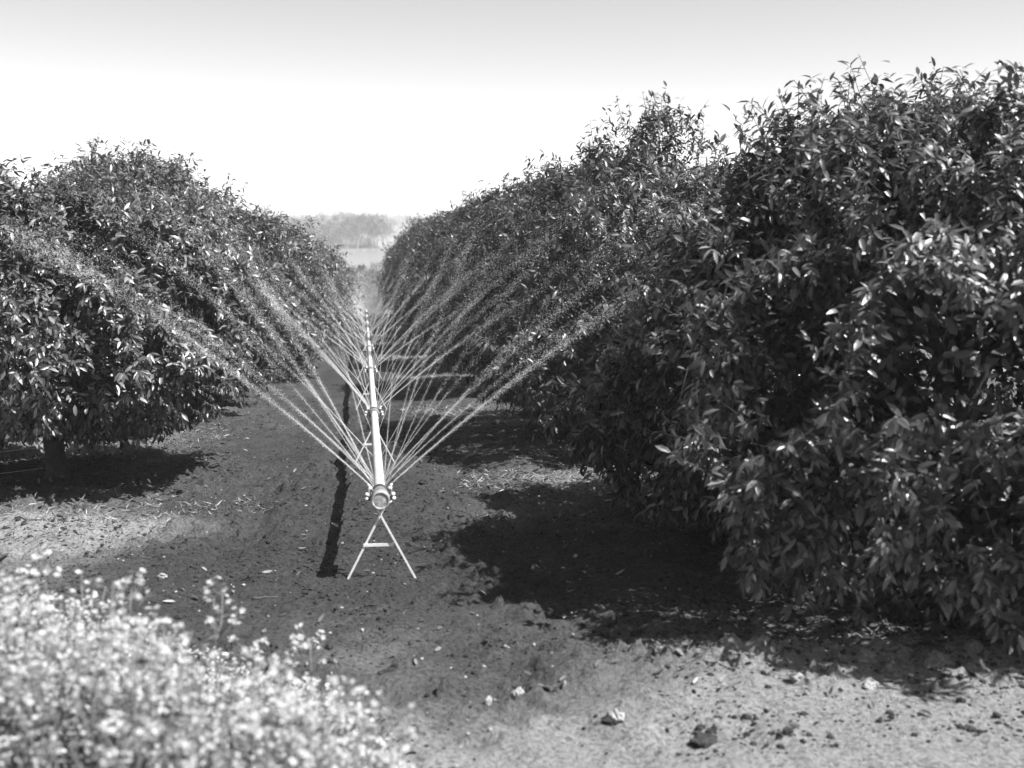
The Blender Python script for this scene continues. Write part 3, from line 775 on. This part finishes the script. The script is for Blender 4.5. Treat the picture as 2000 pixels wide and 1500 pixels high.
# ------------------------------------------------------------------ flowering weeds, bottom left
def flower_parts(P, Nn, size):
    """small domed white flowers: five petals each. returns leaf arrays."""
    n = len(P); k = 5
    A = unit(Nn); U = unit(np.cross(A, np.array([[0.2, 0.1, 0.97]]))); V = np.cross(A, U)
    out = []
    for i in range(k):
        a = 2 * np.pi * i / k
        D = U * math.cos(a) + V * math.sin(a) + A * 0.35
        out.append((P, D, A + 0 * D, size, size * 0.95, np.full(n, 0.25)))
    return [np.concatenate([o[j] for o in out]) for j in range(6)]
def weed(x, y, h, g, stems=4, lean=0.12, heads=7, full=False):
    """arrays for one flowering weed."""
    z = gz(x, y); paths, rads, fp, fn, fs, lp, ld = [], [], [], [], [], [], []
    for s_ in range(stems):
        a = g.random() * 6.28; hh = h * (0.72 + 0.32 * g.random()); le = lean * h * (0.4 + g.random())
        if full and s_ == 0: hh = h
        s = np.linspace(0, 1, 6)[:, None]
        p = np.array([x, y, z]) + s * [math.cos(a) * le * .5, math.sin(a) * le * .5, hh] + s ** 2 * [math.cos(a) * le, math.sin(a) * le, 0]
        paths.append(p); rads.append(np.linspace(0.0042, 0.002, 6))
        for q_ in range(5):
            t_ = 0.15 + 0.75 * g.random(); b_ = p[0] + (p[-1] - p[0]) * t_; a3 = g.random() * 6.28
            lp.append(b_); ld.append([math.cos(a3), math.sin(a3), 0.4])
        for q_ in range(heads):
            t_ = 1 - (0.24 if full else 0.42) * g.random() ** 1.4; i_ = t_ * 5; i0 = min(int(i_), 4); b_ = p[i0] * (1 - (i_ - i0)) + p[i0 + 1] * (i_ - i0)
            a3 = g.random() * 6.28; ln = 0.02 + 0.05 * g.random()
            e = b_ + [math.cos(a3) * ln, math.sin(a3) * ln, ln * 0.9]
            paths.append(np.array([b_, (b_ + e) / 2 + [0, 0, -.004], e])); rads.append(0.0014)
            for c_ in range(3):
                fp.append(e + g.normal(size=3) * 0.009); fn.append([g.normal() * .5, g.normal() * .5 - .2, 1]); fs.append(0.0075 + 0.005 * g.random())
    return paths, rads, np.array(fp), np.array(fn), np.array(fs), np.array(lp), np.array(ld)
def heights(px): return np.interp(px, [-200, 0, 60, 200, 330, 420, 540, 620, 720, 850], [1.0, .93, .90, .78, .66, .62, .50, .44, .22, .1])
g = np.random.default_rng(77)
acc = [[] for _ in range(7)]
cnt = 0
while cnt < 400:
    y = 2.7 + 3.0 * g.random() ** 0.8; px = -160 + 930 * g.random()
    x = ray_x(px, y)
    # plant top must not rise above the patch outline
    top = np.interp(px, [-160, 0, 60, 150, 215, 300, 400, 470, 560, 610, 680, 760], [1085, 1110, 1108, 1150, 1190, 1245, 1255, 1290, 1300, 1320, 1400, 1475])
    top += 18 + abs(g.normal()) * 30
    ang = math.atan((top - 750) / 2350) + PITCH
    ztop = -math.tan(ang) * y * 1.0
    h = ztop - gz(x, y)
    if h < 0.10 or h > 1.15: continue
    r_ = weed(x, y, h, g, 3, 0.12, 5)
    for a_, b_ in zip(acc, r_): a_.append(b_)
    cnt += 1
paths = [p for l in acc[0] for p in l]; rads = [q_ for l in acc[1] for q_ in l]
V, G = tube(paths, rads, 4)
FP, FN, FS, LP, LD = [np.concatenate(a_) for a_ in acc[2:]]
tag(link('weed_stems', np_mesh('weed_stems', V, G, True, np.full(len(V), .5)), M['weedstem']), 'thin stems of the white flowering weeds at bottom left', 'weed stems', kind='stuff')
arr = flower_parts(FP, FN, FS)
tag(link('white_flowers', leaves_mesh('petals', *arr, False), M['petal']), 'mass of small white weed flowers filling the bottom left corner', 'flowers', kind='stuff')
n = len(LP); N = np.tile([[0, 0, 1.0]], (n, 1)) + rng.normal(size=(n, 3)) * .4
Ln = 0.05 + 0.06 * rng.random(n)
xw = []
# low leafy undergrowth too
m_ = 9000; yy = 3.2 + 2.6 * rng.random(m_); pxs = -150 + 900 * rng.random(m_); xx_ = np.array([ray_x(a_, b_) for a_, b_ in zip(pxs, yy)])
hh = rng.random(m_) * 0.45 * np.interp(pxs, [0, 720], [1, .25])
lim = np.interp(pxs, [-160, 0, 200, 400, 600, 740], [5.6, 5.6, 5.45, 5.35, 5.3, 5.0]); kk = yy < lim
P2 = np.stack([xx_, yy, ground_z(xx_, yy) + hh], 1)[kk]
D2 = unit(rng.normal(size=(len(P2), 3)) + [0, 0, .5]); N2 = unit(rng.normal(size=(len(P2), 3)) * .6 + [0, 0, 1])
tag(link('weed_leaves', leaves_mesh('weed_leaves', np.concatenate([LP, P2]), np.concatenate([LD, D2]), np.concatenate([N, N2]), np.concatenate([Ln, 0.03 + 0.05 * rng.random(len(P2))]), np.concatenate([Ln * .3, np.full(len(P2), .014)]), np.full(n + len(P2), .3), False), M['weedleaf']), 'pale leaves of the flowering weeds at bottom left', 'weed leaves', kind='stuff')
# individual tall stalks
tall = [(62, 1085, 4.3, 'tall white flowering stalk at the far left above the weed patch', 2), (185, 1112, 4.3, 'tall two headed white flower stalk leaning at the left of the patch', 2),
        (150, 1128, 4.5, 'shorter white flower stalk just left of the leaning two headed one', 1), (382, 1145, 4.4, 'tallest white flower stalk standing alone in the middle of the patch', 2),
        (326, 1196, 4.4, 'white flower stalk left of the tallest lone stalk', 1), (448, 1232, 4.4, 'single round white flower head right of the tallest lone stalk', 1),
        (522, 1250, 4.5, 'thin white flower stalk in the right part of the weed patch', 1), (592, 1252, 4.6, 'rightmost standing white flower stalk of the weed patch', 1)]
for i, (px, py, y, lab, st) in enumerate(tall):
    x = ray_x(px + (20 if st == 2 else 5), y); ang = math.atan((py - 750) / 2350) + PITCH; h = -math.tan(ang) * y - gz(x, y)
    gg = np.random.default_rng(200 + i); r_ = weed(0, 0, h, gg, st, 0.05, 8, True)
    z0 = gz(0, 0)
    t = empty('flowering_weed', (x, y, gz(x, y))); tag(t, lab, 'flowering weed', 'tall white flowering stalks')
    V, G = tube([p - [0, 0, z0] for p in r_[0]], r_[1], 5)
    link('stem', np_mesh('stem', V, G, True, np.full(len(V), .6)), M['weedstem'], t)
    for q_ in range(0, len(r_[2]), 3):
        arr = flower_parts(r_[2][q_:q_ + 3] - [0, 0, z0], r_[3][q_:q_ + 3], r_[4][q_:q_ + 3] * 1.3)
        link('flower_head', leaves_mesh('flower_head', *arr, False), M['petal'], t)
    nL = len(r_[5])
    link('leaves', leaves_mesh('stalk_leaves', r_[5] - [0, 0, z0], r_[6], np.tile([[0, 0, 1.0]], (nL, 1)) + 0.01 * gg.normal(size=(nL, 3)), np.full(nL, .07), np.full(nL, .016), np.full(nL, .4), False), M['weedleaf'], t)

# ------------------------------------------------------------------ haze
hb = boxes('haze', [((0, 2000, -2.5), (4900, 4500, 22.0))])
mh = bpy.data.materials.new('haze'); mh.use_nodes = True; nt = mh.node_tree
nt.nodes.remove(nt.nodes['Principled BSDF'])
pv = nt.nodes.new('ShaderNodeVolumePrincipled'); pv.inputs['Color'].default_value = g4(0.95); pv.inputs['Density'].default_value = 0.0009
nt.links.new(pv.outputs[0], nt.nodes['Material Output'].inputs['Volume'])
hz = link('haze', hb, mh); tag(hz, 'pale dry haze over the river and the far trees', 'haze', kind='stuff')

# ------------------------------------------------------------------ light, sky, camera
w = bpy.data.worlds.new('World'); bpy.context.scene.world = w; w.use_nodes = True
nt = w.node_tree; bg = nt.nodes['Background']
sky = nt.nodes.new('ShaderNodeTexSky'); sky.sky_type = 'NISHITA'; sky.sun_disc = False
sky.sun_elevation = SUN_EL; sky.sun_rotation = math.pi / 2 - SUN_AZ
sky.dust_density = 0.5; sky.air_density = 1.0; sky.altitude = 50
bw = nt.nodes.new('ShaderNodeSeparateColor')         # black and white film behind an orange filter
nt.links.new(sky.outputs[0], bw.inputs[0]); nt.links.new(bw.outputs[0], bg.inputs['Color'])
bg.inputs['Strength'].default_value = 0.112
sd = bpy.data.lights.new('sun', 'SUN'); sd.energy = 5.0; sd.angle = R(0.53); sd.color = (1, 1, 1)
so = bpy.data.objects.new('sun', sd); C.objects.link(so)
dirv = Vector((math.cos(SUN_EL) * math.cos(SUN_AZ), math.cos(SUN_EL) * math.sin(SUN_AZ), math.sin(SUN_EL)))
so.rotation_euler = dirv.to_track_quat('Z', 'Y').to_euler(); so.location = (20, 10, 30)

cd = bpy.data.cameras.new('camera'); cam = bpy.data.objects.new('camera', cd); C.objects.link(cam)
cd.sensor_width = 36; cd.lens = 36 * F; cd.clip_start = 0.1; cd.clip_end = 9000
cam.location = (0, 0, 0); cam.rotation_euler = (R(90) - PITCH, 0, -YAW)
cd.dof.use_dof = True; cd.dof.focus_distance = 12.5; cd.dof.aperture_fstop = cd.lens / 20.0
sc = bpy.context.scene; sc.camera = cam
sc.view_settings.view_transform = 'Standard'; sc.view_settings.look = 'None'; sc.view_settings.gamma = 1; sc.view_settings.exposure = 1.2
sc.render.resolution_x = 1024; sc.render.resolution_y = 768
sc.cycles.max_bounces = 6; sc.cycles.transparent_max_bounces = 8
